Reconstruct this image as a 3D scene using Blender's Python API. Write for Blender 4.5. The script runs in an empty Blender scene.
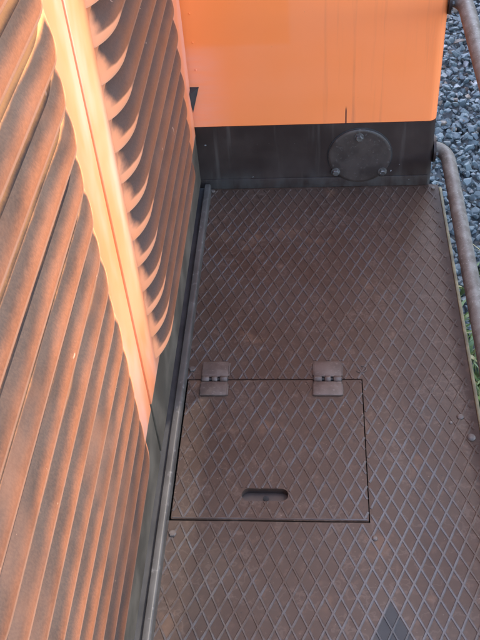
import bpy, bmesh, math, random
from mathutils import Vector, Matrix
from mathutils.geometry import delaunay_2d_cdt
random.seed(7)
S = bpy.context.scene
C = S.collection
R = math.radians

# ------------------------------------------------------------------ camera
cam = bpy.data.cameras.new('camera')
camo = bpy.data.objects.new('camera', cam); C.objects.link(camo)
PITCH, YAW, ROLL = 0.7865, 0.1230, -0.0945
camo.matrix_world = (Matrix.Translation((0.2865, -1.8757, 1.3918)) @ Matrix.Rotation(YAW, 4, 'Z')
                     @ Matrix.Rotation(PITCH, 4, 'X') @ Matrix.Rotation(ROLL, 4, 'Z'))
cam.sensor_fit = 'VERTICAL'; cam.sensor_height = 24.0
cam.lens = 880.84 / 640 * 24.0
cam.clip_start = 0.02; cam.clip_end = 3000
S.camera = camo
S.render.resolution_x = 768; S.render.resolution_y = 1024

# ------------------------------------------------------------------ sky, sun, exposure
SUN_EL = R(57.0)
SUN_AZ = math.atan2(0.592, 0.806)          # clockwise from +Y
w = bpy.data.worlds.new('World'); S.world = w; w.use_nodes = True
nt = w.node_tree; nt.nodes.clear()
sky = nt.nodes.new('ShaderNodeTexSky'); sky.sky_type = 'NISHITA'; sky.sun_disc = False
sky.sun_elevation = SUN_EL; sky.sun_rotation = SUN_AZ
sky.air_density = 1.0; sky.dust_density = 1.5; sky.ozone_density = 0.8
bg = nt.nodes.new('ShaderNodeBackground'); bg.inputs['Strength'].default_value = 0.15
ow = nt.nodes.new('ShaderNodeOutputWorld')
nt.links.new(sky.outputs[0], bg.inputs[0]); nt.links.new(bg.outputs[0], ow.inputs[0])
sd = bpy.data.lights.new('sun', 'SUN'); sd.energy = 2.35; sd.angle = R(0.53); sd.color = (1.0, 0.93, 0.82)
so = bpy.data.objects.new('sun', sd); C.objects.link(so)
to_sun = Vector((math.sin(SUN_AZ) * math.cos(SUN_EL), math.cos(SUN_AZ) * math.cos(SUN_EL), math.sin(SUN_EL)))
so.rotation_euler = to_sun.to_track_quat('Z', 'Y').to_euler()
so.location = (4, 4, 9)
S.view_settings.view_transform = 'Standard'; S.view_settings.look = 'None'
S.view_settings.gamma = 1.0; S.view_settings.use_curve_mapping = False
S.view_settings.exposure = 2.85

# ------------------------------------------------------------------ material helpers
class NT:
    def __init__(s, name):
        s.m = bpy.data.materials.new(name); s.m.use_nodes = True
        s.t = s.m.node_tree; s.b = s.t.nodes['Principled BSDF']
    def n(s, kind, **kw):
        x = s.t.nodes.new(kind)
        for k, v in kw.items(): setattr(x, k, v)
        return x
    def put(s, sock, v):
        if isinstance(v, bpy.types.NodeSocket): s.t.links.new(v, sock)
        else: sock.default_value = v
    def math(s, op, a, b=0.0, c=0.0, clamp=False):
        x = s.n('ShaderNodeMath', operation=op, use_clamp=clamp)
        s.put(x.inputs[0], a); s.put(x.inputs[1], b); s.put(x.inputs[2], c)
        return x.outputs[0]
    def noise(s, vec, scale, detail=4, rough=0.55, dist=0.0):
        x = s.n('ShaderNodeTexNoise'); s.put(x.inputs['Vector'], vec)
        x.inputs['Scale'].default_value = scale; x.inputs['Detail'].default_value = detail
        x.inputs['Roughness'].default_value = rough; x.inputs['Distortion'].default_value = dist
        return x.outputs['Fac']
    def ramp(s, f, a, b, lo=0.0, hi=1.0):
        x = s.n('ShaderNodeMapRange', interpolation_type='SMOOTHSTEP')
        s.put(x.inputs[0], f); s.put(x.inputs[1], a); s.put(x.inputs[2], b)
        s.put(x.inputs[3], lo); s.put(x.inputs[4], hi)
        return x.outputs[0]
    def mix(s, f, a, b, blend='MIX'):
        x = s.n('ShaderNodeMix', data_type='RGBA', blend_type=blend)
        s.put(x.inputs[0], f); s.put(x.inputs[6], a if not isinstance(a, tuple) else (*a, 1)[:4])
        s.put(x.inputs[7], b if not isinstance(b, tuple) else (*b, 1)[:4])
        return x.outputs[2]
    def pos(s):
        return s.n('ShaderNodeNewGeometry').outputs['Position']
    def xyz(s, v):
        x = s.n('ShaderNodeSeparateXYZ'); s.put(x.inputs[0], v); return x.outputs
    def scaled(s, v, sc, off=(0, 0, 0)):
        x = s.n('ShaderNodeMapping'); s.put(x.inputs[0], v)
        x.inputs['Scale'].default_value = sc; x.inputs['Location'].default_value = off
        return x.outputs[0]
    def bump(s, h, strength=0.3, dist=0.002):
        x = s.n('ShaderNodeBump'); s.put(x.inputs['Height'], h)
        x.inputs['Strength'].default_value = strength; x.inputs['Distance'].default_value = dist
        s.t.links.new(x.outputs[0], s.b.inputs['Normal'])
    def out(s, col, rough=0.5, metal=0.0, spec=None, coat=0.0):
        s.put(s.b.inputs['Base Color'], col if not isinstance(col, tuple) else (*col, 1)[:4])
        s.put(s.b.inputs['Roughness'], rough); s.put(s.b.inputs['Metallic'], metal)
        if spec is not None: s.put(s.b.inputs['Specular IOR Level'], spec)
        if coat: s.b.inputs['Coat Weight'].default_value = coat; s.b.inputs['Coat Roughness'].default_value = 0.12
        return s.m

ORANGE = (0.78, 0.185, 0.04)
BLACK = (0.028, 0.027, 0.030)

def mat_cab():
    m = NT('orange_cab_paint'); p = m.pos(); x, y, z = m.xyz(p)
    fade = m.noise(p, 2.2, 3)
    col = m.mix(m.ramp(fade, .3, .75), (0.92, 0.236, 0.066), (0.90, 0.246, 0.082))
    # more saturated panel with rounded corner at the upper left
    e = m.math('MAXIMUM', m.ramp(x, .222, .236), m.ramp(z, .41, .397))
    col = m.mix(m.math('MULTIPLY', m.math('SUBTRACT', 1, e), .5), col, (0.92, 0.212, 0.038))
    # paler pinkish tone near the hood corner, low down
    ch = m.math('MULTIPLY', m.ramp(x, .10, .0), m.ramp(z, .42, .36))
    ch = m.math('MULTIPLY', ch, m.noise(m.scaled(p, (1, 1, 6)), 14, 4))
    col = m.mix(m.math('MULTIPLY', ch, .75), col, (0.78, 0.32, 0.22))
    # vertical rain streaks
    st = m.noise(m.scaled(p, (1, 1, .035)), 60, 5, .6)
    st2 = m.noise(m.scaled(p, (1, 1, .05), (3, 0, 1)), 22, 3)
    s = m.math('MULTIPLY', m.ramp(st, .50, .72), m.ramp(st2, .38, .60))
    s = m.math('MULTIPLY', s, m.ramp(x, .22, .36))
    col = m.mix(m.math('MULTIPLY', s, .32), col, (0.30, 0.11, 0.06))
    # one narrow dark run just above the skirt
    r = m.math('MULTIPLY', m.ramp(m.math('ABSOLUTE', m.math('SUBTRACT', x, .361)), .0028, .0012), m.ramp(z, .238, .222))
    col = m.mix(m.math('MULTIPLY', r, .9), col, (0.10, 0.03, 0.02))
    sp = m.ramp(m.noise(p, 130, 2), .74, .80)
    col = m.mix(m.math('MULTIPLY', sp, .5), col, (0.25, 0.09, 0.05))
    h = m.math('MULTIPLY_ADD', m.noise(p, 7, 2), 14.0, m.noise(m.scaled(p, (1, 1, 4)), 60, 3))
    m.bump(h, .10, .001)
    return m.out(col, m.ramp(m.noise(p, 9, 4), .3, .7, .36, .58), spec=.3)

def mat_skirt():
    m = NT('black_skirt_paint'); p = m.pos(); x, y, z = m.xyz(p)
    n = m.noise(p, 9, 5)
    col = m.mix(m.ramp(n, .35, .75), (0.028, 0.0175, 0.014), (0.045, 0.029, 0.023))
    d = m.math('MULTIPLY', m.ramp(z, .07, .0), m.ramp(m.noise(m.scaled(p, (1, 1, .4)), 30, 4), .3, .7))
    col = m.mix(m.math('MULTIPLY', d, .6), col, (0.085, 0.078, 0.070))
    sc = m.ramp(m.noise(m.scaled(p, (1, 1, 1), (5, 2, 3)), 70, 2), .755, .775)
    col = m.mix(m.math('MULTIPLY', sc, .65), col, (0.28, 0.27, 0.26))
    st = m.noise(m.scaled(p, (1, 1, .06)), 45, 4)
    col = m.mix(m.ramp(st, .55, .8, 0, .4), col, (0.11, 0.09, 0.075))
    m.bump(m.noise(p, 90, 3), .08, .001)
    return m.out(col, m.ramp(n, .3, .7, .38, .55), spec=.27)

def mat_door():
    m = NT('orange_hood_paint'); p = m.pos(); x, y, z = m.xyz(p)
    n = m.noise(p, 5, 4)
    col = m.mix(m.ramp(n, .35, .7), (0.80, 0.245, 0.095), (0.79, 0.30, 0.15))
    col = m.mix(m.math('MULTIPLY', m.ramp(m.noise(m.scaled(p, (1, 1, .35), (1, 3, 2)), 9, 3), .45, .65), .6), col, (0.80, 0.40, 0.29))
    # soot blown out of the louvres stains the plate around them
    c1 = m.math('MULTIPLY', m.ramp(y, -.825, -.755), m.ramp(y, -.055, -.12))
    c2 = m.ramp(y, -.915, -.985)
    wob = m.math('MULTIPLY_ADD', m.noise(p, 22, 4), .5, .75)
    soot = m.math('MULTIPLY', m.math('MAXIMUM', c1, c2), wob, clamp=True)
    col = m.mix(m.math('MULTIPLY', soot, .30), col, (0.30, 0.13, 0.07))
    blk = m.mix(m.ramp(m.noise(p, 11, 5), .35, .7), (0.070, 0.054, 0.038), (0.135, 0.106, 0.075))
    edge = m.math('MULTIPLY_ADD', m.noise(p, 30, 3), .006, .168)
    col = m.mix(m.math('LESS_THAN', z, edge), col, blk)
    m.bump(m.noise(p, 70, 3), .06, .001)
    return m.out(col, m.ramp(z, .166, .170, .65, .40), spec=m.ramp(z, .166, .170, .2, .45))

def mat_louvre():
    m = NT('sooted_orange_louvre'); p = m.pos(); x, y, z = m.xyz(p)
    uv = m.n('ShaderNodeUVMap').outputs[0]; u, v, _ = m.xyz(uv)
    fine = m.noise(m.scaled(p, (1, 1, .6)), 420, 3, .6)
    mid = m.noise(m.scaled(p, (1, .45, 1)), 26, 4, .6)
    big = m.noise(p, 4.5, 3)
    clean_lit = m.mix(mid, (0.74, 0.24, 0.09), (0.70, 0.28, 0.14))
    dirt_shade = m.mix(m.ramp(fine, .35, .65), (0.074, 0.042, 0.030), (0.094, 0.052, 0.036))
    dirt_shade = m.mix(m.ramp(y, -.90, -.94), dirt_shade, m.mix(m.ramp(fine, .35, .65), (0.036, 0.022, 0.017), (0.050, 0.030, 0.022)))  # darker on the sunlit door, so the painted lip shade still shows
    film = m.mix(m.ramp(fine, .35, .65), (0.205, 0.072, 0.032), (0.245, 0.086, 0.038))
    film = m.mix(m.ramp(mid, .55, .78, 0, .4), film, (0.13, 0.062, 0.042))
    # grey soot and painted lip shade on the upper half of each scoop, rusty salmon film towards its lip
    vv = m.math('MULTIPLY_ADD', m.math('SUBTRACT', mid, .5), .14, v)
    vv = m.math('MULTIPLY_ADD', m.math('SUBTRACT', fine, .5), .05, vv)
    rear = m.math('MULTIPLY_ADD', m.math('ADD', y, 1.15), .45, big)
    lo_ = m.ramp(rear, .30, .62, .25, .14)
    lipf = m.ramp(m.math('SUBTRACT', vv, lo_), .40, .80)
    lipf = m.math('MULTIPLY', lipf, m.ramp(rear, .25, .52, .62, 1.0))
    d = m.mix(lipf, dirt_shade, film)
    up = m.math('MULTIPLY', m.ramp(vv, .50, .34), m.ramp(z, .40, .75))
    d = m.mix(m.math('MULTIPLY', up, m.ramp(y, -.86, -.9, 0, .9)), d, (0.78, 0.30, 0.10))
    # cleaner scoop ends, with the sunlit crescent along the lip put into the colour
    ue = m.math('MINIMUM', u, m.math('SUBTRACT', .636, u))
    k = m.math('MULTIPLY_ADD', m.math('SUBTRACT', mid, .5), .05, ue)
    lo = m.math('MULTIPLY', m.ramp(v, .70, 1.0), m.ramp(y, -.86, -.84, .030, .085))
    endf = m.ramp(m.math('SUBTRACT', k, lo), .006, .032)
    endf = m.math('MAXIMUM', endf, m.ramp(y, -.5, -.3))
    col = m.mix(m.math('MULTIPLY', endf, m.ramp(big, .2, .5, .9, 1.0)), clean_lit, d)
    # bare worn lip
    col = m.mix(m.math('MULTIPLY', m.ramp(v, .955, .985), .25), col, (0.36, 0.23, 0.16))
    # scuffs
    sc = m.ramp(m.noise(m.scaled(p, (1, 1, 2.5), (2, 5, 1)), 26, 2, .5, 1.5), .755, .775)
    col = m.mix(m.math('MULTIPLY', sc, .5), col, (0.62, 0.36, 0.24))
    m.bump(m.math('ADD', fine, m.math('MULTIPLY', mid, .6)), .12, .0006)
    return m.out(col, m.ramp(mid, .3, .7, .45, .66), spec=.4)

def deck_base(m, p, x, y):
    n = m.noise(p, 6, 5); f = m.noise(p, 75, 4)
    col = m.mix(m.ramp(n, .25, .75), (0.052, 0.0285, 0.0182), (0.064, 0.0362, 0.0235))
    col = m.mix(m.ramp(f, .5, .72, 0, .5), col, (0.110, 0.064, 0.043))
    col = m.mix(m.ramp(m.noise(p, 31, 3, .5), .60, .72, 0, .45), col, (0.045, 0.029, 0.022))
    # rust bloom
    rs = m.ramp(m.noise(m.scaled(p, (1, 1, 1), (4, 1, 0)), 12, 3), .60, .72)
    col = m.mix(m.math('MULTIPLY', rs, .30), col, (0.19, 0.10, 0.055))
    # dried water marks: thin pale tide lines, and grit caught here and there
    tide = m.ramp(m.math('ABSOLUTE', m.math('SUBTRACT', m.noise(m.scaled(p, (1, 1, 1), (7, 3, 0)), 7, 5, .6), .5)), .012, .002)
    col = m.mix(m.math('MULTIPLY', tide, .28), col, (0.15, 0.105, 0.08))
    grit = m.ramp(m.noise(m.scaled(p, (1, 1, 1), (2, 8, 0)), 190, 2), .70, .74)
    col = m.mix(m.math('MULTIPLY', grit, .7), col, (0.20, 0.15, 0.115))
    pit = m.ramp(m.noise(m.scaled(p, (1, 1, 1), (9, 1, 0)), 150, 2), .70, .74)
    col = m.mix(m.math('MULTIPLY', pit, .8), col, (0.020, 0.014, 0.012))
    # wet dark stain with a pointed end
    ax = m.math('ABSOLUTE', m.math('SUBTRACT', x, .4063))
    dy = m.math('SUBTRACT', -1.156, y)
    st = m.math('MULTIPLY', m.ramp(m.math('SUBTRACT', m.math('MULTIPLY', dy, .486), ax), 0.0, .003),
                m.ramp(m.math('ADD', m.math('MULTIPLY', dy, .486), ax), .075, .055))
    col = m.mix(m.math('MULTIPLY', st, .96), col, (0.013, 0.016, 0.020))
    return col, n, f, st

def mat_deck():
    m = NT('brown_deck_paint'); p = m.pos(); x, y, z = m.xyz(p)
    col, n, f, st = deck_base(m, p, x, y)
    m.bump(f, .25, .0006)
    return m.out(col, m.ramp(n, .3, .7, .45, .6), spec=.33)

def mat_rib():
    m = NT('worn_rib_paint'); p = m.pos(); x, y, z = m.xyz(p)
    col, n, f, st = deck_base(m, p, x, y)
    wear_sheen = m.math('MULTIPLY', m.ramp(m.noise(p, 14, 4), .3, .62), m.ramp(m.noise(p, 3.1, 2), .3, .6, .55, 1))
    edge = m.math('MULTIPLY', m.ramp(x, .56, .50), m.ramp(y, -.0, -.25, .35, 1))
    wear_sheen = m.math('MULTIPLY', wear_sheen, edge)
    sky_sheen = m.math('MULTIPLY', m.math('MULTIPLY', m.ramp(x, .20, .40), m.ramp(x, .57, .52)), m.ramp(y, -.55, -1.05))  # bluish sky sheen put into the colour of the worn ribs
    wear_sheen = m.math('MAXIMUM', wear_sheen, m.math('MULTIPLY', sky_sheen, .85))
    worn = m.mix(m.math('MULTIPLY_ADD', sky_sheen, .6, m.ramp(f, .35, .65, 0, .6)), (0.066, 0.045, 0.034), (0.083, 0.083, 0.087))
    col = m.mix(m.math('MULTIPLY', wear_sheen, m.math('SUBTRACT', .9, m.math('MULTIPLY', st, .6))), col, worn)
    m.bump(f, .15, .0004)
    return m.out(col, m.ramp(wear_sheen, 0, 1, .50, .42), spec=.36)

def mat_plain(name, a, b, scale, rough=.5, metal=0.0, speck=None, bump=.1):
    m = NT(name); p = m.pos()
    n = m.noise(p, scale, 5)
    col = m.mix(m.ramp(n, .35, .68), a, b)
    if speck: col = m.mix(m.ramp(m.noise(p, scale * 5, 3), .58, .72, 0, .8), col, speck)
    m.bump(m.noise(p, scale * 6, 3), bump, .001)
    return m.out(col, rough, metal)

M = {}
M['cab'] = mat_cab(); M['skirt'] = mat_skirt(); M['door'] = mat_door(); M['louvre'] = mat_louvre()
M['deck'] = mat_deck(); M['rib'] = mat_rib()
M['coaming'] = mat_plain('dark_grey_coaming', (0.050, 0.042, 0.035), (0.080, 0.069, 0.058), 14, .45, speck=(0.17, 0.15, 0.13))
M['gutter'] = mat_plain('gutter_grime', (0.040, 0.039, 0.040), (0.072, 0.068, 0.066), 14, .6)
M['sill'] = mat_plain('grey_green_sill', (0.075, 0.057, 0.040), (0.115, 0.09, 0.064), 12, .55)
M['dark'] = mat_plain('dark_cavity_dirt', (0.02, 0.018, 0.016), (0.035, 0.03, 0.027), 20, .9)
M['tray'] = mat_plain('brown_tray_steel', (0.042, 0.027, 0.020), (0.070, 0.045, 0.034), 25, .6)
M['cover'] = mat_plain('dusty_cover_paint', (0.034, 0.023, 0.018), (0.060, 0.043, 0.034), 22, .45, speck=(0.10, 0.082, 0.07))
M['hinge'] = mat_plain('worn_hinge_steel', (0.066, 0.042, 0.031), (0.105, 0.072, 0.055), 40, .55, speck=(0.15, 0.115, 0.095), bump=.2)
M['bolt'] = mat_plain('greasy_bolt_steel', (0.06, 0.043, 0.034), (0.12, 0.088, 0.068), 60, .55, speck=(0.19, 0.155, 0.12))
M['skbolt'] = mat_plain('dark_bolt_steel', (0.05, 0.042, 0.036), (0.11, 0.095, 0.08), 60, .4, speck=(0.32, 0.30, 0.27))
M['rail'] = mat_plain('weathered_handrail_steel', (0.085, 0.071, 0.056), (0.145, 0.132, 0.112), 40, .55, 0.0, speck=(0.24, 0.225, 0.20), bump=.35)
M['edge'] = mat_plain('mossy_worn_edge', (0.12, 0.095, 0.05), (0.26, 0.215, 0.11), 22, .6, speck=(0.14, 0.075, 0.045))
M['frame'] = mat_plain('black_underframe', (0.02, 0.019, 0.018), (0.05, 0.043, 0.038), 6, .6)
M['glass'] = NT('cab_window_glass').out((0.03, 0.04, 0.045), .06)
M['rubber'] = NT('window_rubber').out((0.02, 0.02, 0.02), .6)
M['steel'] = mat_plain('rail_steel', (0.16, 0.09, 0.06), (0.25, 0.15, 0.10), 18, .55, .4)
M['shedwall'] = mat_plain('weathered_shed_boards', (0.16, 0.13, 0.10), (0.24, 0.19, 0.15), 3, .8)
M['shedroof'] = mat_plain('shed_roof_sheet', (0.14, 0.14, 0.145), (0.22, 0.215, 0.21), 2, .6)

# ------------------------------------------------------------------ mesh helpers
def link(name, me, mat, parent=None):
    o = bpy.data.objects.new(name, me); C.objects.link(o)
    if mat: 
        if len(me.materials) == 0: me.materials.append(mat)
    if parent: o.parent = parent
    return o
def from_bm(name, bm, mat, parent=None, smooth=None):
    bmesh.ops.recalc_face_normals(bm, faces=bm.faces)
    me = bpy.data.meshes.new(name); bm.to_mesh(me); bm.free()
    if smooth is not None:
        me.shade_smooth()
        me.set_sharp_from_angle(angle=R(smooth))
    return link(name, me, mat, parent)
def box(bm, a, b, bev=0.0, seg=2):
    r = bmesh.ops.create_cube(bm, size=1.0)
    vs = r['verts']
    for v in vs:
        v.co = Vector((a[i] + (b[i] - a[i]) * (v.co[i] + .5) for i in range(3)))
    if bev:
        es = list({e for v in vs for e in v.link_edges})
        bmesh.ops.bevel(bm, geom=es, offset=bev, segments=seg, profile=.5, affect='EDGES')
    return bm
def box_obj(name, a, b, mat, parent=None, bev=0.0, seg=2):
    return from_bm(name, box(bmesh.new(), a, b, bev, seg), mat, parent, 40 if bev else None)
def plate(loops, z0, z1, bm=None):
    """flat plate with holes: loops[0] is the outline, the others are holes; any rim is a real edge"""
    bm = bm or bmesh.new()
    co, ed, off = [], [], 0
    for L in loops:
        co += [Vector(p) for p in L]; n = len(L)
        ed += [(off + i, off + (i + 1) % n) for i in range(n)]; off += n
    vs, es, fs, *_ = delaunay_2d_cdt(co, ed, [], 0, 1e-7)
    def inside(pt, L):
        c = False
        for i in range(len(L)):
            (x1, y1), (x2, y2) = L[i], L[i - 1]
            if (y1 > pt[1]) != (y2 > pt[1]) and pt[0] < (x2 - x1) * (pt[1] - y1) / (y2 - y1) + x1: c = not c
        return c
    top = [bm.verts.new((v.x, v.y, z1)) for v in vs]; bot = [bm.verts.new((v.x, v.y, z0)) for v in vs]
    for f in fs:
        cx = sum(vs[i].x for i in f) / len(f); cy = sum(vs[i].y for i in f) / len(f)
        if inside((cx, cy), loops[0]) and not any(inside((cx, cy), L) for L in loops[1:]):
            bm.faces.new([top[i] for i in f]); bm.faces.new([bot[i] for i in reversed(f)])
    off = 0
    for L in loops:
        n = len(L)
        for i in range(n):
            a, b = off + i, off + (i + 1) % n
            try: bm.faces.new([top[a], bot[a], bot[b], top[b]])
            except ValueError: pass
        off += n
    bmesh.ops.dissolve_limit(bm, angle_limit=R(1), verts=bm.verts, edges=bm.edges)
    return bm
def rect(x0, y0, x1, y1): return [(x0, y0), (x1, y0), (x1, y1), (x0, y1)]
def rrect(x0, y0, x1, y1, r, n=6):
    pts = []
    for cx, cy, a0 in ((x1 - r, y0 + r, -90), (x1 - r, y1 - r, 0), (x0 + r, y1 - r, 90), (x0 + r, y0 + r, 180)):
        for i in range(n + 1):
            a = R(a0 + 90 * i / n); pts.append((cx + r * math.cos(a), cy + r * math.sin(a)))
    out = [pts[0]]
    for q in pts[1:]:
        if math.dist(q, out[-1]) > 1e-5: out.append(q)
    return out
def tube(path, r, seg=16, bm=None):
    bm = bm or bmesh.new(); rings = []
    pts = [Vector(p) for p in path]; up = Vector((0, 0, 1))
    for i, p in enumerate(pts):
        d = (pts[min(i + 1, len(pts) - 1)] - pts[max(i - 1, 0)]).normalized()
        a = d.cross(up)
        if a.length < 1e-3: a = d.cross(Vector((1, 0, 0)))
        a.normalize(); b = a.cross(d)
        rings.append([bm.verts.new(p + a * r * math.cos(t) + b * r * math.sin(t)) for t in [2 * math.pi * k / seg for k in range(seg)]])
    for A, B in zip(rings, rings[1:]):
        for k in range(seg): bm.faces.new((A[k], A[(k + 1) % seg], B[(k + 1) % seg], B[k]))
    bm.faces.new(rings[0]); bm.faces.new(rings[-1][::-1])
    return bm
def lathe(prof, seg, axis='Z', bm=None):
    """prof: list of (radius, height)"""
    bm = bm or bmesh.new(); rings = []
    for r, h in prof:
        ring = []
        for k in range(seg):
            t = 2 * math.pi * k / seg; a, b = r * math.cos(t), r * math.sin(t)
            ring.append(bm.verts.new({'Z': (a, b, h), 'Y': (a, -h, b), 'X': (h, a, b)}[axis]))
        rings.append(ring)
    for A, B in zip(rings, rings[1:]):
        for k in range(seg): bm.faces.new((A[k], A[(k + 1) % seg], B[(k + 1) % seg], B[k]))
    bm.faces.new(rings[0]); bm.faces.new(rings[-1])
    return bm
def ribs(bm, x0, y0, x1, y1, holes, z, phase, px=.0275, py=.0564, wb=.0053, wt=.0028, h=.0012):
    """raised crossing ribs of the tread plate, clipped to a rectangle and around rectangular holes"""
    sl = py / px
    for fam in (1, -1):
        k = math.hypot(1, sl)
        dirv = Vector((1 / k, fam * sl / k)); nrm = Vector((-dirv.y, dirv.x))
        zz = h if fam == 1 else h - .00008
        # lines y = fam*sl*(x - c)
        cs = [phase[0] - fam * phase[1] / sl + i * px for i in range(-160, 160)]
        for c in cs:
            if fam == 1: xa, xb = c + y0 / sl, c + y1 / sl
            else: xa, xb = c - y1 / sl, c - y0 / sl
            xa, xb = max(xa, x0), min(xb, x1)
            if xb - xa < .0015: continue
            segs = [(xa, xb)]
            for hx0, hy0, hx1, hy1 in holes:
                if fam == 1: ha, hb = c + hy0 / sl, c + hy1 / sl
                else: ha, hb = c - hy1 / sl, c - hy0 / sl
                ha, hb = max(ha, hx0), min(hb, hx1)
                if hb <= ha: continue
                new = []
                for a, b in segs:
                    if hb <= a or ha >= b: new.append((a, b)); continue
                    if ha > a: new.append((a, ha))
                    if hb < b: new.append((hb, b))
                segs = new
            for a, b in segs:
                if b - a < .0015: continue
                A = Vector((a, fam * sl * (a - c))); B = Vector((b, fam * sl * (b - c)))
                q = []
                for P in (A, B):
                    for wdt, hh in ((-wb / 2, 0), (-wt / 2, zz), (wt / 2, zz), (wb / 2, 0)):
                        Q = P + nrm * wdt; q.append(bm.verts.new((Q.x, Q.y, z - .0003 + (hh + .0003 if hh else 0))))
                for i in range(3): bm.faces.new((q[i], q[i + 1], q[i + 5], q[i + 4]))
                bm.faces.new((q[0], q[1], q[2], q[3])); bm.faces.new((q[4], q[5], q[6], q[7]))
    return bm
def tag(o, label, cat, group=None):
    o['label'] = label; o['category'] = cat
    if group: o['group'] = group
    return o

GZ = -1.25     # ballast level below the walkway
# ------------------------------------------------------------------ ground
g = bmesh.new()
for x0, y0, x1, y1 in ((-900, -900, 900, 900),):
    vs = [g.verts.new((x, y, GZ - .03)) for x, y in rect(x0, y0, x1, y1)]; g.faces.new(vs)
def mat_ground():
    m = NT('ballast_ground'); p = m.pos()
    vor = m.n('ShaderNodeTexVoronoi'); m.put(vor.inputs['Vector'], p); vor.inputs['Scale'].default_value = 24
    d = vor.outputs['Distance']; c = m.n('ShaderNodeRGBToBW'); m.put(c.inputs[0], vor.outputs['Color'])
    col = m.mix(c.outputs[0], (0.05, 0.055, 0.058), (0.13, 0.14, 0.14))
    col = m.mix(m.ramp(m.noise(p, .25, 3), .55, .7), col, (0.06, 0.085, 0.03))
    m.bump(d, .8, .03)
    return m.out(col, .85)
ground = from_bm('ground', g, mat_ground()); ground['kind'] = 'structure'

# ballast: loose angular stones
def mat_stone():
    m = NT('blue_grey_ballast'); p = m.pos()
    a = m.n('ShaderNodeAttribute', attribute_name='tone').outputs['Fac']
    col = m.mix(a, (0.088, 0.110, 0.112), (0.150, 0.176, 0.177))
    col = m.mix(m.ramp(a, .04, .02), col, (0.17, 0.13, 0.095))
    col = m.mix(m.ramp(a, .92, .98), col, (0.27, 0.265, 0.25))
    col = m.mix(m.ramp(m.noise(p, 55, 4), .5, .75, 0, .45), col, (0.20, 0.20, 0.19))
    m.bump(m.noise(p, 160, 3), .3, .002)
    return m.out(col, .62, spec=.5)
def stone_shape(rs):
    bm = bmesh.new()
    for i in range(13):
        v = Vector((rs.gauss(0, 1), rs.gauss(0, 1), rs.gauss(0, 1))).normalized()
        v *= rs.uniform(.82, 1.1)
        bm.verts.new((v.x * 1.12, v.y * .9, v.z * .7))
    bmesh.ops.convex_hull(bm, input=bm.verts)
    bmesh.ops.delete(bm, geom=[v for v in bm.verts if not v.link_faces], context='VERTS')
    bm.verts.index_update()
    out = ([v.co.copy() for v in bm.verts], [[v.index for v in f.verts] for f in bm.faces]); bm.free()
    return out
rs = random.Random(3)
shapes = [stone_shape(rs) for _ in range(24)]
V, F, T = [], [], []
def add_stone(x, y, z, r):
    sv, sf = rs.choice(shapes)
    mt = Matrix.Rotation(rs.uniform(0, 6.28), 3, 'Z') @ Matrix.Rotation(rs.gauss(0, .45), 3, 'X') @ Matrix.Rotation(rs.gauss(0, .45), 3, 'Y')
    n0 = len(V); t = rs.random() ** 1.2; s = Vector((r * rs.uniform(.8, 1.2), r * rs.uniform(.8, 1.2), r))
    for v in sv:
        q = mt @ Vector((v.x * s.x, v.y * s.y, v.z * s.z)); V.append((q.x + x, q.y + y, q.z + z))
    for f in sf: F.append([n0 + i for i in f]); T.append(t)
step = .032
yy = -2.2
while yy < 6.2:
    xx = .45
    while xx < 2.9:
        add_stone(xx + rs.uniform(-.016, .016), yy + rs.uniform(-.016, .016), GZ + rs.uniform(-.016, .016), min(.034, .0135 + rs.expovariate(1 / .0055)))
        if rs.random() < .35: add_stone(xx + rs.uniform(-.02, .02), yy + rs.uniform(-.02, .02), GZ + .024 + rs.uniform(-.006, .014), rs.uniform(.009, .026))
        xx += step
    yy += step
me = bpy.data.meshes.new('gravel'); me.from_pydata(V, [], F)
at = me.attributes.new('tone', 'FLOAT', 'FACE'); at.data.foreach_set('value', T)
gravel = link('gravel', me, mat_stone()); gravel['kind'] = 'stuff'
tag(gravel, 'blue grey crushed stone ballast lying below the walkway edge', 'gravel')

# grass and weeds between the stones
V, F, T = [], [], []
rg = random.Random(11)
def blade(x, y, z, h, wd, lean, az, tone, n=4):
    dx, dy = math.cos(az), math.sin(az); px, py = -dy, dx; n0 = len(V)
    for i in range(n + 1):
        t = i / n; b = lean * t * t; ww = wd * (1 - t ** 1.7) * (.55 + 1.2 * t if t < .4 else 1.03)
        cx, cy, cz = x + dx * b * h, y + dy * b * h, z + h * t * math.sqrt(max(.05, 1 - min(.95, lean * lean * t * t * .6)))
        V.append((cx - px * ww, cy - py * ww, cz)); V.append((cx + px * ww, cy + py * ww, cz + wd * .25))
    for i in range(n):
        a = n0 + 2 * i; F.append((a, a + 1, a + 3, a + 2)); T.append(tone)
for k in range(80):
    cx, cy = rg.uniform(.70, 1.25), rg.uniform(-.9, 1.35)
    if rg.random() < max(0, (cy - .7) / .8): continue
    for j in range(rg.randint(7, 16)):
        blade(cx + rg.gauss(0, .02), cy + rg.gauss(0, .02), GZ - .01, rg.uniform(.07, .20), rg.uniform(.003, .007), rg.uniform(.3, 1.2), rg.uniform(0, 6.28), rg.random())
    if rg.random() < .65:
        for j in range(rg.randint(5, 10)):
            blade(cx + rg.gauss(0, .015), cy + rg.gauss(0, .015), GZ + rg.uniform(0, .03), rg.uniform(.05, .12), rg.uniform(.010, .021), rg.uniform(.7, 1.4), rg.uniform(0, 6.28), rg.random(), 5)
me = bpy.data.meshes.new('grass'); me.from_pydata(V, [], F)
at = me.attributes.new('tone', 'FLOAT', 'FACE'); at.data.foreach_set('value', T); me.shade_smooth()
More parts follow.
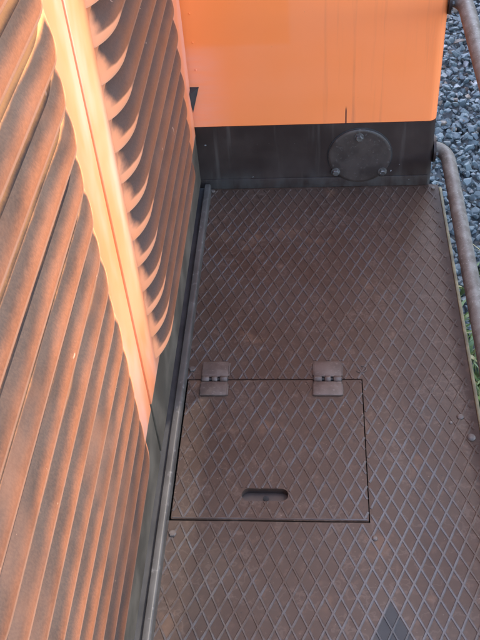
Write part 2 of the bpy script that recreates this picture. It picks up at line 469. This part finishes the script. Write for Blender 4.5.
def mat_grass():
    m = NT('weed_green'); a = m.n('ShaderNodeAttribute', attribute_name='tone').outputs['Fac']
    col = m.mix(a, (0.052, 0.095, 0.022), (0.15, 0.19, 0.055))
    col = m.mix(m.ramp(a, .78, .90), col, (0.33, 0.29, 0.14))
    m.b.inputs['Transmission Weight'].default_value = 0
    return m.out(col, .45)
grass = link('grass', me, mat_grass()); grass['kind'] = 'stuff'
tag(grass, 'green grass and weeds growing in the ballast beside the deck edge', 'grass')

# track under the locomotive
track = bpy.data.objects.new('track', None); C.objects.link(track); track.location = (-.62, 0, GZ); track['kind'] = 'structure'
for sx in (-.72, .72):
    bm = bmesh.new()
    box(bm, (sx - .06, -9, .0), (sx + .06, 9, .018)); box(bm, (sx - .009, -9, .019), (sx + .009, 9, .105)); box(bm, (sx - .033, -9, .106), (sx + .033, 9, .14), .006)
    from_bm('rail', bm, M['steel'], track)

# ------------------------------------------------------------------ unseen shed added to shade the walkway (out of frame, right)
shed = bpy.data.objects.new('shade_shed', None); C.objects.link(shed); shed.location = (3.9, 0, GZ)
tag(shed, 'unseen timber shed added to shade the walkway and ballast', 'shed')
EV = 1.25 + .03 + 3.912 / .592 * math.tan(SUN_EL) * 1.0
SY0, SY1, SD = 1.9, 9.0, 5.0
bm = bmesh.new(); box(bm, (.05, SY0, -.03), (SD, SY1, EV - .1)); from_bm('wall', bm, M['shedwall'], shed)
y = SY0
pl = None
while y < SY1 - .01:
    if pl is None:
        bm = bmesh.new(); box(bm, (0, 0, 0), (.05, .243, EV - .12), .006, 1)
        o = from_bm('board', bm, M['shedwall'], shed); pl = o.data
    else: o = link('board', pl, None, shed)
    o.location = (-.0 + random.uniform(-.006, .0), y, 0); y += .25
bm = bmesh.new()
vs = [bm.verts.new(p) for p in ((-.25 + .25, SY0 - .2, EV - .1), (SD / 2, SY0 - .2, EV + 1.6), (SD + .0, SY0 - .2, EV - .1), (0, SY1 + .2, EV - .1), (SD / 2, SY1 + .2, EV + 1.6), (SD, SY1 + .2, EV - .1))]
for f in ((0, 1, 2), (5, 4, 3), (0, 3, 4, 1), (1, 4, 5, 2), (0, 2, 5, 3)): bm.faces.new([vs[i] for i in f])
from_bm('roof', bm, M['shedroof'], shed)
box_obj('gutter', (-.10, SY0 - .2, EV - .09), (-.002, SY1 + .2, EV), M['rubber'], shed, .02)

# ------------------------------------------------------------------ the locomotive
loco = bpy.data.objects.new('locomotive', None); C.objects.link(loco)
tag(loco, 'orange diesel locomotive seen down along its brown tread plate side walkway', 'locomotive')
XH = -0.012                 # hood door face
YS = -0.880                 # seam between the two doors
# body behind the doors
bm = bmesh.new()
pr = [(-1.2, -.06), (-.03, -.06), (-.03, 1.13), (-.05, 1.175), (-.10, 1.195), (-1.13, 1.195), (-1.18, 1.175), (-1.2, 1.13)]
A = [bm.verts.new((x, -4.6, z)) for x, z in pr]; B = [bm.verts.new((x, .03, z)) for x, z in pr]
bm.faces.new(A); bm.faces.new(B[::-1])
for i in range(len(pr)): bm.faces.new((A[i], A[(i + 1) % len(pr)], B[(i + 1) % len(pr)], B[i]))
from_bm('hood', bm, M['door'], loco)
box_obj('hood_sill', (-.031, -4.6, -.05), (-.0215, -.002, .075), M['sill'], loco)

# louvre scoop, one mesh shared
LL, D, LH = .636, .0212, .0525
def louvre_mesh():
    bm = bmesh.new(); uvl = bm.loops.layers.uv.new('UVMap')
    us = []
    RE = .085
    n = 12
    us = [RE * (1 - math.cos(math.pi / 2 * i / n)) for i in range(n)] + [RE + (LL - 2 * RE) * i / 6 for i in range(7)] + [LL - RE * (1 - math.cos(math.pi / 2 * (n - 1 - i) / n)) for i in range(n)]
    nT = 9; rows = []
    for u in us:
        d = min(u, LL - u); e = 1 - max(0, 1 - d / RE) ** 2.1
        e = max(0, e) ** .8
        row = []
        for k in range(nT + 1):
            t = k / nT
            prof = math.sin(math.pi / 2 * t) ** 1.6
            row.append((bm.verts.new((-.0012 + (D + .0012) * e * prof, u, LH * (1 - t))), u, t))
        xl = (D + .0012) * e - .0012
        row.append((bm.verts.new((xl, u, -.0022 * e)), u, 1.0))
        row.append((bm.verts.new((xl - min(.0022, xl + .0012) * .9, u, -.0022 * e)), u, 1.02))
        row.append((bm.verts.new((-.0012, u, .012 * e)), u, 1.2))
        rows.append(row)
    for A, B in zip(rows, rows[1:]):
        for k in range(len(A) - 1):
            q = (A[k], A[k + 1], B[k + 1], B[k])
            f = bm.faces.new([x[0] for x in q])
            for l, x in zip(f.loops, q): l[uvl].uv = (x[1], x[2])
            f.smooth = True
    me = bpy.data.meshes.new('louvre'); bm.to_mesh(me); bm.free()
    me.set_sharp_from_angle(angle=R(50))
    me.materials.append(M['louvre'])
    return me
lm = louvre_mesh()
# make normals point outwards (+x)
if sum(p.normal.x * p.area for p in lm.polygons) < 0: lm.flip_normals()
for y0, y1, ls in ((YS + .0052, -.010, -.787), (-1.745, YS - .0052, -1.602)):
    door = box_obj('hood_door', (XH - .016, y0, .030), (XH, y1, 1.118), M['door'], loco, .0012, 1)
    for k in range(0, 16):
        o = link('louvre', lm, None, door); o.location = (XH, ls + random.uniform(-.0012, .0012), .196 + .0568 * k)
        o.rotation_euler = (random.gauss(0, .0015), 0, random.gauss(0, .002))
# third door further back, out of frame
box_obj('hood_door', (XH - .016, -2.61, .030), (XH, -1.749, 1.118), M['door'], loco, .0012, 1)

# ---- walkway deck
W = .600
HX0, HX1, HY0, HY1 = .0172, .3775, -1.0063, -.6712
GAP = .0023
bm = plate([rrect(-.018, -3.6, W, -.003, .012), rect(-.010, HY0 - GAP, HX1 + GAP, HY1 + GAP + .0022)], -.008, 0)
deck = from_bm('walkway_deck', bm, M['deck'], loco)
bm = bmesh.new()
PH = (.4063, -1.1543)
ribs(bm, .004, -2.6, W - .010, -.012, [(HX0 - .012, HY0 - .006, HX1 + .0045, HY1 + .006), (.036, -.672, .104, -.615), (.276, -.672, .340, -.615)], 0, PH)
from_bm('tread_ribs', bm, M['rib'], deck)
# worn outer edge strip
bm = bmesh.new(); box(bm, (W + .0005, -3.6, -.030), (W + .0078, -.016, .0022), .0018, 2); from_bm('edge_strip', bm, M['edge'], deck, 40)
box_obj('valance', (W - .012, -3.6, -.26), (W - .001, -.01, -.0085), M['frame'], loco)

def bolt_mesh(name, r, h, kind, mat, axis='Z'):
    if kind == 'hex': bm = lathe([(r * .999, 0), (r, h * .75), (r * .80, h)], 6, axis)
    else: bm = lathe([(r, 0), (r * .93, h * .45), (r * .65, h * .82), (r * .25, h)], 14, axis)
    if kind == 'hexw':
        pass
    bmesh.ops.recalc_face_normals(bm, faces=bm.faces)
    me = bpy.data.meshes.new(name); bm.to_mesh(me); bm.free(); me.materials.append(mat)
    if kind != 'hex': me.shade_smooth()
    return me
br = bolt_mesh('bolt', .0085, .0060, 'round', M['bolt'])
bh = bolt_mesh('bolt', .0085, .0065, 'hex', M['bolt'])
for x, y, me, s in ((.567, -.766, br, 1.0), (.5815, -.817, br, 1.25), (.547, -.780, br, .55), (.566, -.973, br, .38),
                    (.0235, -1.037, bh, 1.0), (.0225, -.640, bh, 1.0), (.586, -.020, bh, .8), (.018, -.016, bh, .8),
                    (.386, -1.040, br, .8), (.567, -1.62, br, 1.0), (.0235, -1.62, bh, 1.0)):
    o = link('bolt', me, None, deck); o.location = (x, y, .0002); o.scale = (s * .85, s * .85, s * .7); o.rotation_euler = (0, 0, random.uniform(0, 1))
# curled weld mark beside the hatch corner
pts = [(.378 + .011 * math.cos(a), -.640 + .009 * math.sin(a), .001) for a in [R(-150 + 22 * i) for i in range(12)]]
from_bm('weld_mark', tube(pts, .0011, 6), M['bolt'], deck, 60)

# ---- hatch lid
SX0, SX1, SY0_, SY1_ = .1445, .2315, -.9665, -.9385
bm = plate([rrect(HX0, HY0, HX1, HY1, .002, 2), rrect(SX0, SY0_, SX1, SY1_, .01395, 7)], -.007, .0022)
lid = from_bm('hatch_lid', bm, M['deck'], loco)
bm = bmesh.new()
ribs(bm, HX0 + .001, HY0 + .004, HX1 - .001, HY1 - .004, [(SX0 - .001, SY0_ - .001, SX1 + .001, SY1_ + .001), (.040, -.722, .106, -.660), (.274, -.722, .342, -.660)], .0022, (.1631, -.9176))
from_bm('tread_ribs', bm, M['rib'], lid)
bm = bmesh.new()
box(bm, (HX0 + .002, HY0 + .0012, .0022), (HX1 - .002, HY0 + .0040, .0036), .0006, 1); from_bm('edge_bead', bm, M['rib'], lid)
# hand slot: rounded pocket under the slot with a small drain hole
bm = plate([rrect(SX0 - .008, SY0_ - .008, SX1 + .008, SY1_ + .008, .018, 6), ], -.024, -.0152)
from_bm('slot_pocket', bm, M['tray'], lid)
bm = plate([rrect(SX0 - .008, SY0_ - .008, SX1 + .008, SY1_ + .008, .020, 6), rrect(SX0 - .001, SY0_ - .001, SX1 + .001, SY1_ + .001, .0145, 6)], -.0150, -.0075)
from_bm('slot_wall', bm, M['tray'], lid)
o = from_bm('drain_hole', lathe([(.0058, -.0151), (.0058, -.0138), (.002, -.0130)], 14), M['dark'], lid); o.location = (.189, -.9500, 0)
# well under the hatch
bm = bmesh.new(); box(bm, (HX0 - .03, HY0 - .03, -.10), (HX1 + .03, HY1 + .03, -.06)); from_bm('hatch_well', bm, M['dark'], loco)

# ---- hinges: two leaves and a knuckle each
for hx, hw in ((.0725, .027), (.308, .0285)):
    h = bpy.data.objects.new('hinge', None); C.objects.link(h); h.parent = loco; h.location = (hx, -.671, 0); h.rotation_euler = (0, 0, random.uniform(-.012, .012))
    box_obj('leaf', (-hw, .0075, .0006), (hw, .050, .0052), M['hinge'], h, .0014)
    box_obj('leaf', (-hw * 1.02, -.044, .0027), (hw * 1.02, -.0075, .0074), M['hinge'], h, .0014)
    for a, b in ((-hw, -hw * .42), (-hw * .22, hw * .22), (hw * .42, hw)):
        bm = lathe([(.0056, a), (.0068, a + .001), (.0068, b - .001), (.0056, b)], 14, 'X')
        for v in bm.verts: v.co.z += .0058
        from_bm('knuckle', bm, M['hinge'], h, 50)
    bm = lathe([(.0032, -hw * 1.05), (.0032, hw * 1.05)], 10, 'X')
    for v in bm.verts: v.co.z += .0050
    from_bm('pin', bm, M['dark'], h, 50)
    # uneven weld runs along both sides of each leaf
    for y0, y1, zz in ((.012, .048, .0012), (-.042, -.012, .0034)):
        for sx in (-1, 1):
            pts = [(sx * (hw + .0008 + random.uniform(-.0006, .0006)), y0 + (y1 - y0) * i / 9, zz + random.uniform(-.0004, .0006)) for i in range(10)]
            from_bm('weld_bead', tube(pts, .0022, 7), M['hinge'], h, 70)

# ---- coaming angle between hood and deck
def extrude_profile(name, prof, y0, y1, mat, parent, smooth=35, n=1):
    bm = bmesh.new(); rings = []
    for j in range(n + 1):
        y = y0 + (y1 - y0) * j / n
        rings.append([bm.verts.new((x, y, z)) for x, z in prof])
    for A, B in zip(rings, rings[1:]):
        for i in range(len(prof)): bm.faces.new((A[i], A[(i + 1) % len(prof)], B[(i + 1) % len(prof)], B[i]))
    bm.faces.new(rings[0]); bm.faces.new(rings[-1][::-1])
    return from_bm(name, bm, mat, parent, smooth)
extrude_profile('gutter_strip', [(-.0210, .0004), (-.0210, .006), (-.0025, .0045), (-.0025, .0004)], -3.6, -.004, M['gutter'], loco)
cp = [(-.0020, .0005), (-.0020, .0225)] + [(.0010 + .003 * math.sin(R(a)), .0225 + .003 * math.cos(R(a))) for a in (-60, -25)] + [(.0085 + .0052 * math.sin(R(a)), .0205 + .0052 * math.cos(R(a))) for a in (0, 25, 50, 75, 90)] + [(.0137, .0005)]
extrude_profile('coaming', cp, -3.6, -.0165, M['coaming'], loco)
# the same angle turned along the foot of the cab
bm = bmesh.new(); box(bm, (-.019, -.0062, .0008), (.572, -.0032, .031), .0012, 2); from_bm('cab_toe_bar', bm, M['skirt'], loco, 40)

# ---- cab
XC = .582; ZS = .1879
def cab_outline(x1, r, yf, depth):
    pts = [(-1.24, yf), ]
    for i in range(7):
        a = R(-90 + 90 * i / 6); pts.append((x1 - r + r * math.cos(a), yf + r + r * math.sin(a)))
    return pts + [(x1, yf + depth), (-1.24, yf + depth)]
from_bm('cab', plate([cab_outline(XC, .022, 0, 1.9)], ZS + .0005, 2.45), M['cab'], loco, 30)
from_bm('cab_skirt', plate([cab_outline(XC - .0015, .016, -.0025, 1.9)], -.06, ZS), M['skirt'], loco, 30)
bm = bmesh.new()
n = 16
prv = []
for yv in (-.002, 1.92):
    row = []
    for i in range(n + 1):
        t = i / n; x = -1.242 + (XC + 1.244) * t
        row.append(bm.verts.new((x, yv, 2.452 + .2 * (1 - (2 * t - 1) ** 2) ** .7)))
    prv.append(row)
for i in range(n): bm.faces.new((prv[0][i], prv[0][i + 1], prv[1][i + 1], prv[1][i]))
bm.faces.new(prv[0]); bm.faces.new(prv[1][::-1]); bm.faces.new((prv[0][0], prv[0][-1], prv[1][-1], prv[1][0]))
from_bm('cab_roof', bm, M['skirt'], loco, 30)
wf = from_bm('cab_window', bmesh.new(), M['rubber'], loco)
bm = plate([rrect(.08, 1.45, .50, 2.25, .05), rrect(.10, 1.47, .48, 2.23, .035)], .0005, .012)
bm.transform(Matrix.Rotation(R(90), 4, 'X')); bm.to_mesh(wf.data); bm.free()
bm = plate([rrect(.1005, 1.4705, .4795, 2.2295, .034)], .001, .006)
bm.transform(Matrix.Rotation(R(90), 4, 'X')); from_bm('pane', bm, M['glass'], wf)
# dark triangular gap at the corner where hood meets cab
bm = bmesh.new()
top = [(XH - .001, -.030, .2985), (XH + .0012, -.030, .2985), (.0085, -.0018, .300), (.0085, .003, .300), (XH - .001, .003, .3005)]
vt = [bm.verts.new(p) for p in top]; tip = bm.verts.new((XH + .0012, -.012, .236))
bm.faces.new(vt)
for i in range(5): bm.faces.new((vt[i], vt[(i + 1) % 5], tip))
from_bm('corner_gap', bm, M['dark'], loco)
# narrow sealing bead in the corner with rivets
for i in range(9):
    bm = lathe([(.0024, 0), (.0018, .0012), (.0008, .0016)], 8, 'Y'); o = from_bm('rivet', bm, M['cab'], loco); o.location = (.006, -.0002, .345 + i * .07)

# ---- round cover plate with three bolts
cpz, cpx, cr = .0945, .3975, .079
bm = lathe([(cr, 0), (cr, .0042), (cr - .0016, .0056), (cr - .008, .0058)], 56, 'Y')
cov = from_bm('round_cover', bm, M['cover'], loco, 40); cov.location = (cpx, -.0027, cpz)
bm = lathe([(cr + .0024, 0), (cr + .0024, .0014), (cr + .0004, .0018)], 56, 'Y'); from_bm('gasket', bm, M['dark'], cov, 40)
hb = bmesh.new(); lathe([(.0115, 0), (.0115, .0018)], 18, 'Y', hb); lathe([(.0084, .0018), (.0086, .0085), (.0070, .0098)], 6, 'Y', hb)
bmesh.ops.recalc_face_normals(hb, faces=hb.faces); hbm = bpy.data.meshes.new('bolt'); hb.to_mesh(hbm); hb.free(); hbm.materials.append(M['skbolt'])
for dx, dz in ((-.003, .058), (-.0600, -.044), (.0585, -.046)):
    o = link('bolt', hbm, None, cov); o.location = (dx, -.0059, dz); o.rotation_euler = (0, random.uniform(0, 1), 0)

# ---- handrails
def arc(cx, cy, r, z, a0, a1, n=10): return [(cx + r * math.cos(R(a0 + (a1 - a0) * i / n)), cy + r * math.sin(R(a0 + (a1 - a0) * i / n)), z) for i in range(n + 1)]
for z in (.088, .484):
    rr = .058
    xc = .6165
    path = [(XC + .002, .030, z)] + [(xc - .034 + .034 * math.sin(R(a)), .030 - .058 * (1 - math.cos(R(a))), z) for a in range(9, 91, 9)]
    path += [(xc, -.1, z), (xc + .0003, -.5, z - .001), (xc, -1.0, z), (xc, -2.0, z), (xc, -3.0, z)]
    hr = from_bm('handrail', tube(path, .0178, 20), M['rail'], loco, 60)
    bm = lathe([(.034, XC - .0005), (.034, XC + .0055), (.030, XC + .0065)], 24, 'X')
    for v in bm.verts: v.co.y += .030; v.co.z += z
    from_bm('mounting_flange', bm, M['skirt'], hr, 40)
    for dy, dz in ((-.024, .0), (.018, .017), (.018, -.017)):
        bm = lathe([(.0062, 0), (.0062, .005), (.005, .006)], 6, 'X')
        o = from_bm('bolt', bm, M['skbolt'], hr); o.location = (XC + .0062, .030 + dy, z + dz)
for y in (-1.75, -3.0):
    bm = tube([(.6165, y, -.2), (.6165, y, .2), (.6165, y, .9)], .0175, 16); from_bm('handrail_post', bm, M['rail'], loco, 60)

# ---- underframe and wheels
box_obj('underframe', (-1.75, -4.4, -.40), (W - .014, 1.85, -.12), M['frame'], loco)
bmw = lathe([(.30, -.05), (.44, -.045), (.44, .035), (.47, .04), (.47, .065), (.30, .068)], 40, 'X')
bmesh.ops.recalc_face_normals(bmw, faces=bmw.faces); wm = bpy.data.meshes.new('wheel'); bmw.to_mesh(wm); bmw.free(); wm.materials.append(M['steel'])
for y in (-3.2, -.8, 1.2):
    for sx in (-1, 1):
        o = link('wheel', wm, None, loco); o.location = (-.62 + sx * .72, y, GZ + .14 + .44); o.rotation_euler = (0, 0, 0 if sx < 0 else math.pi)
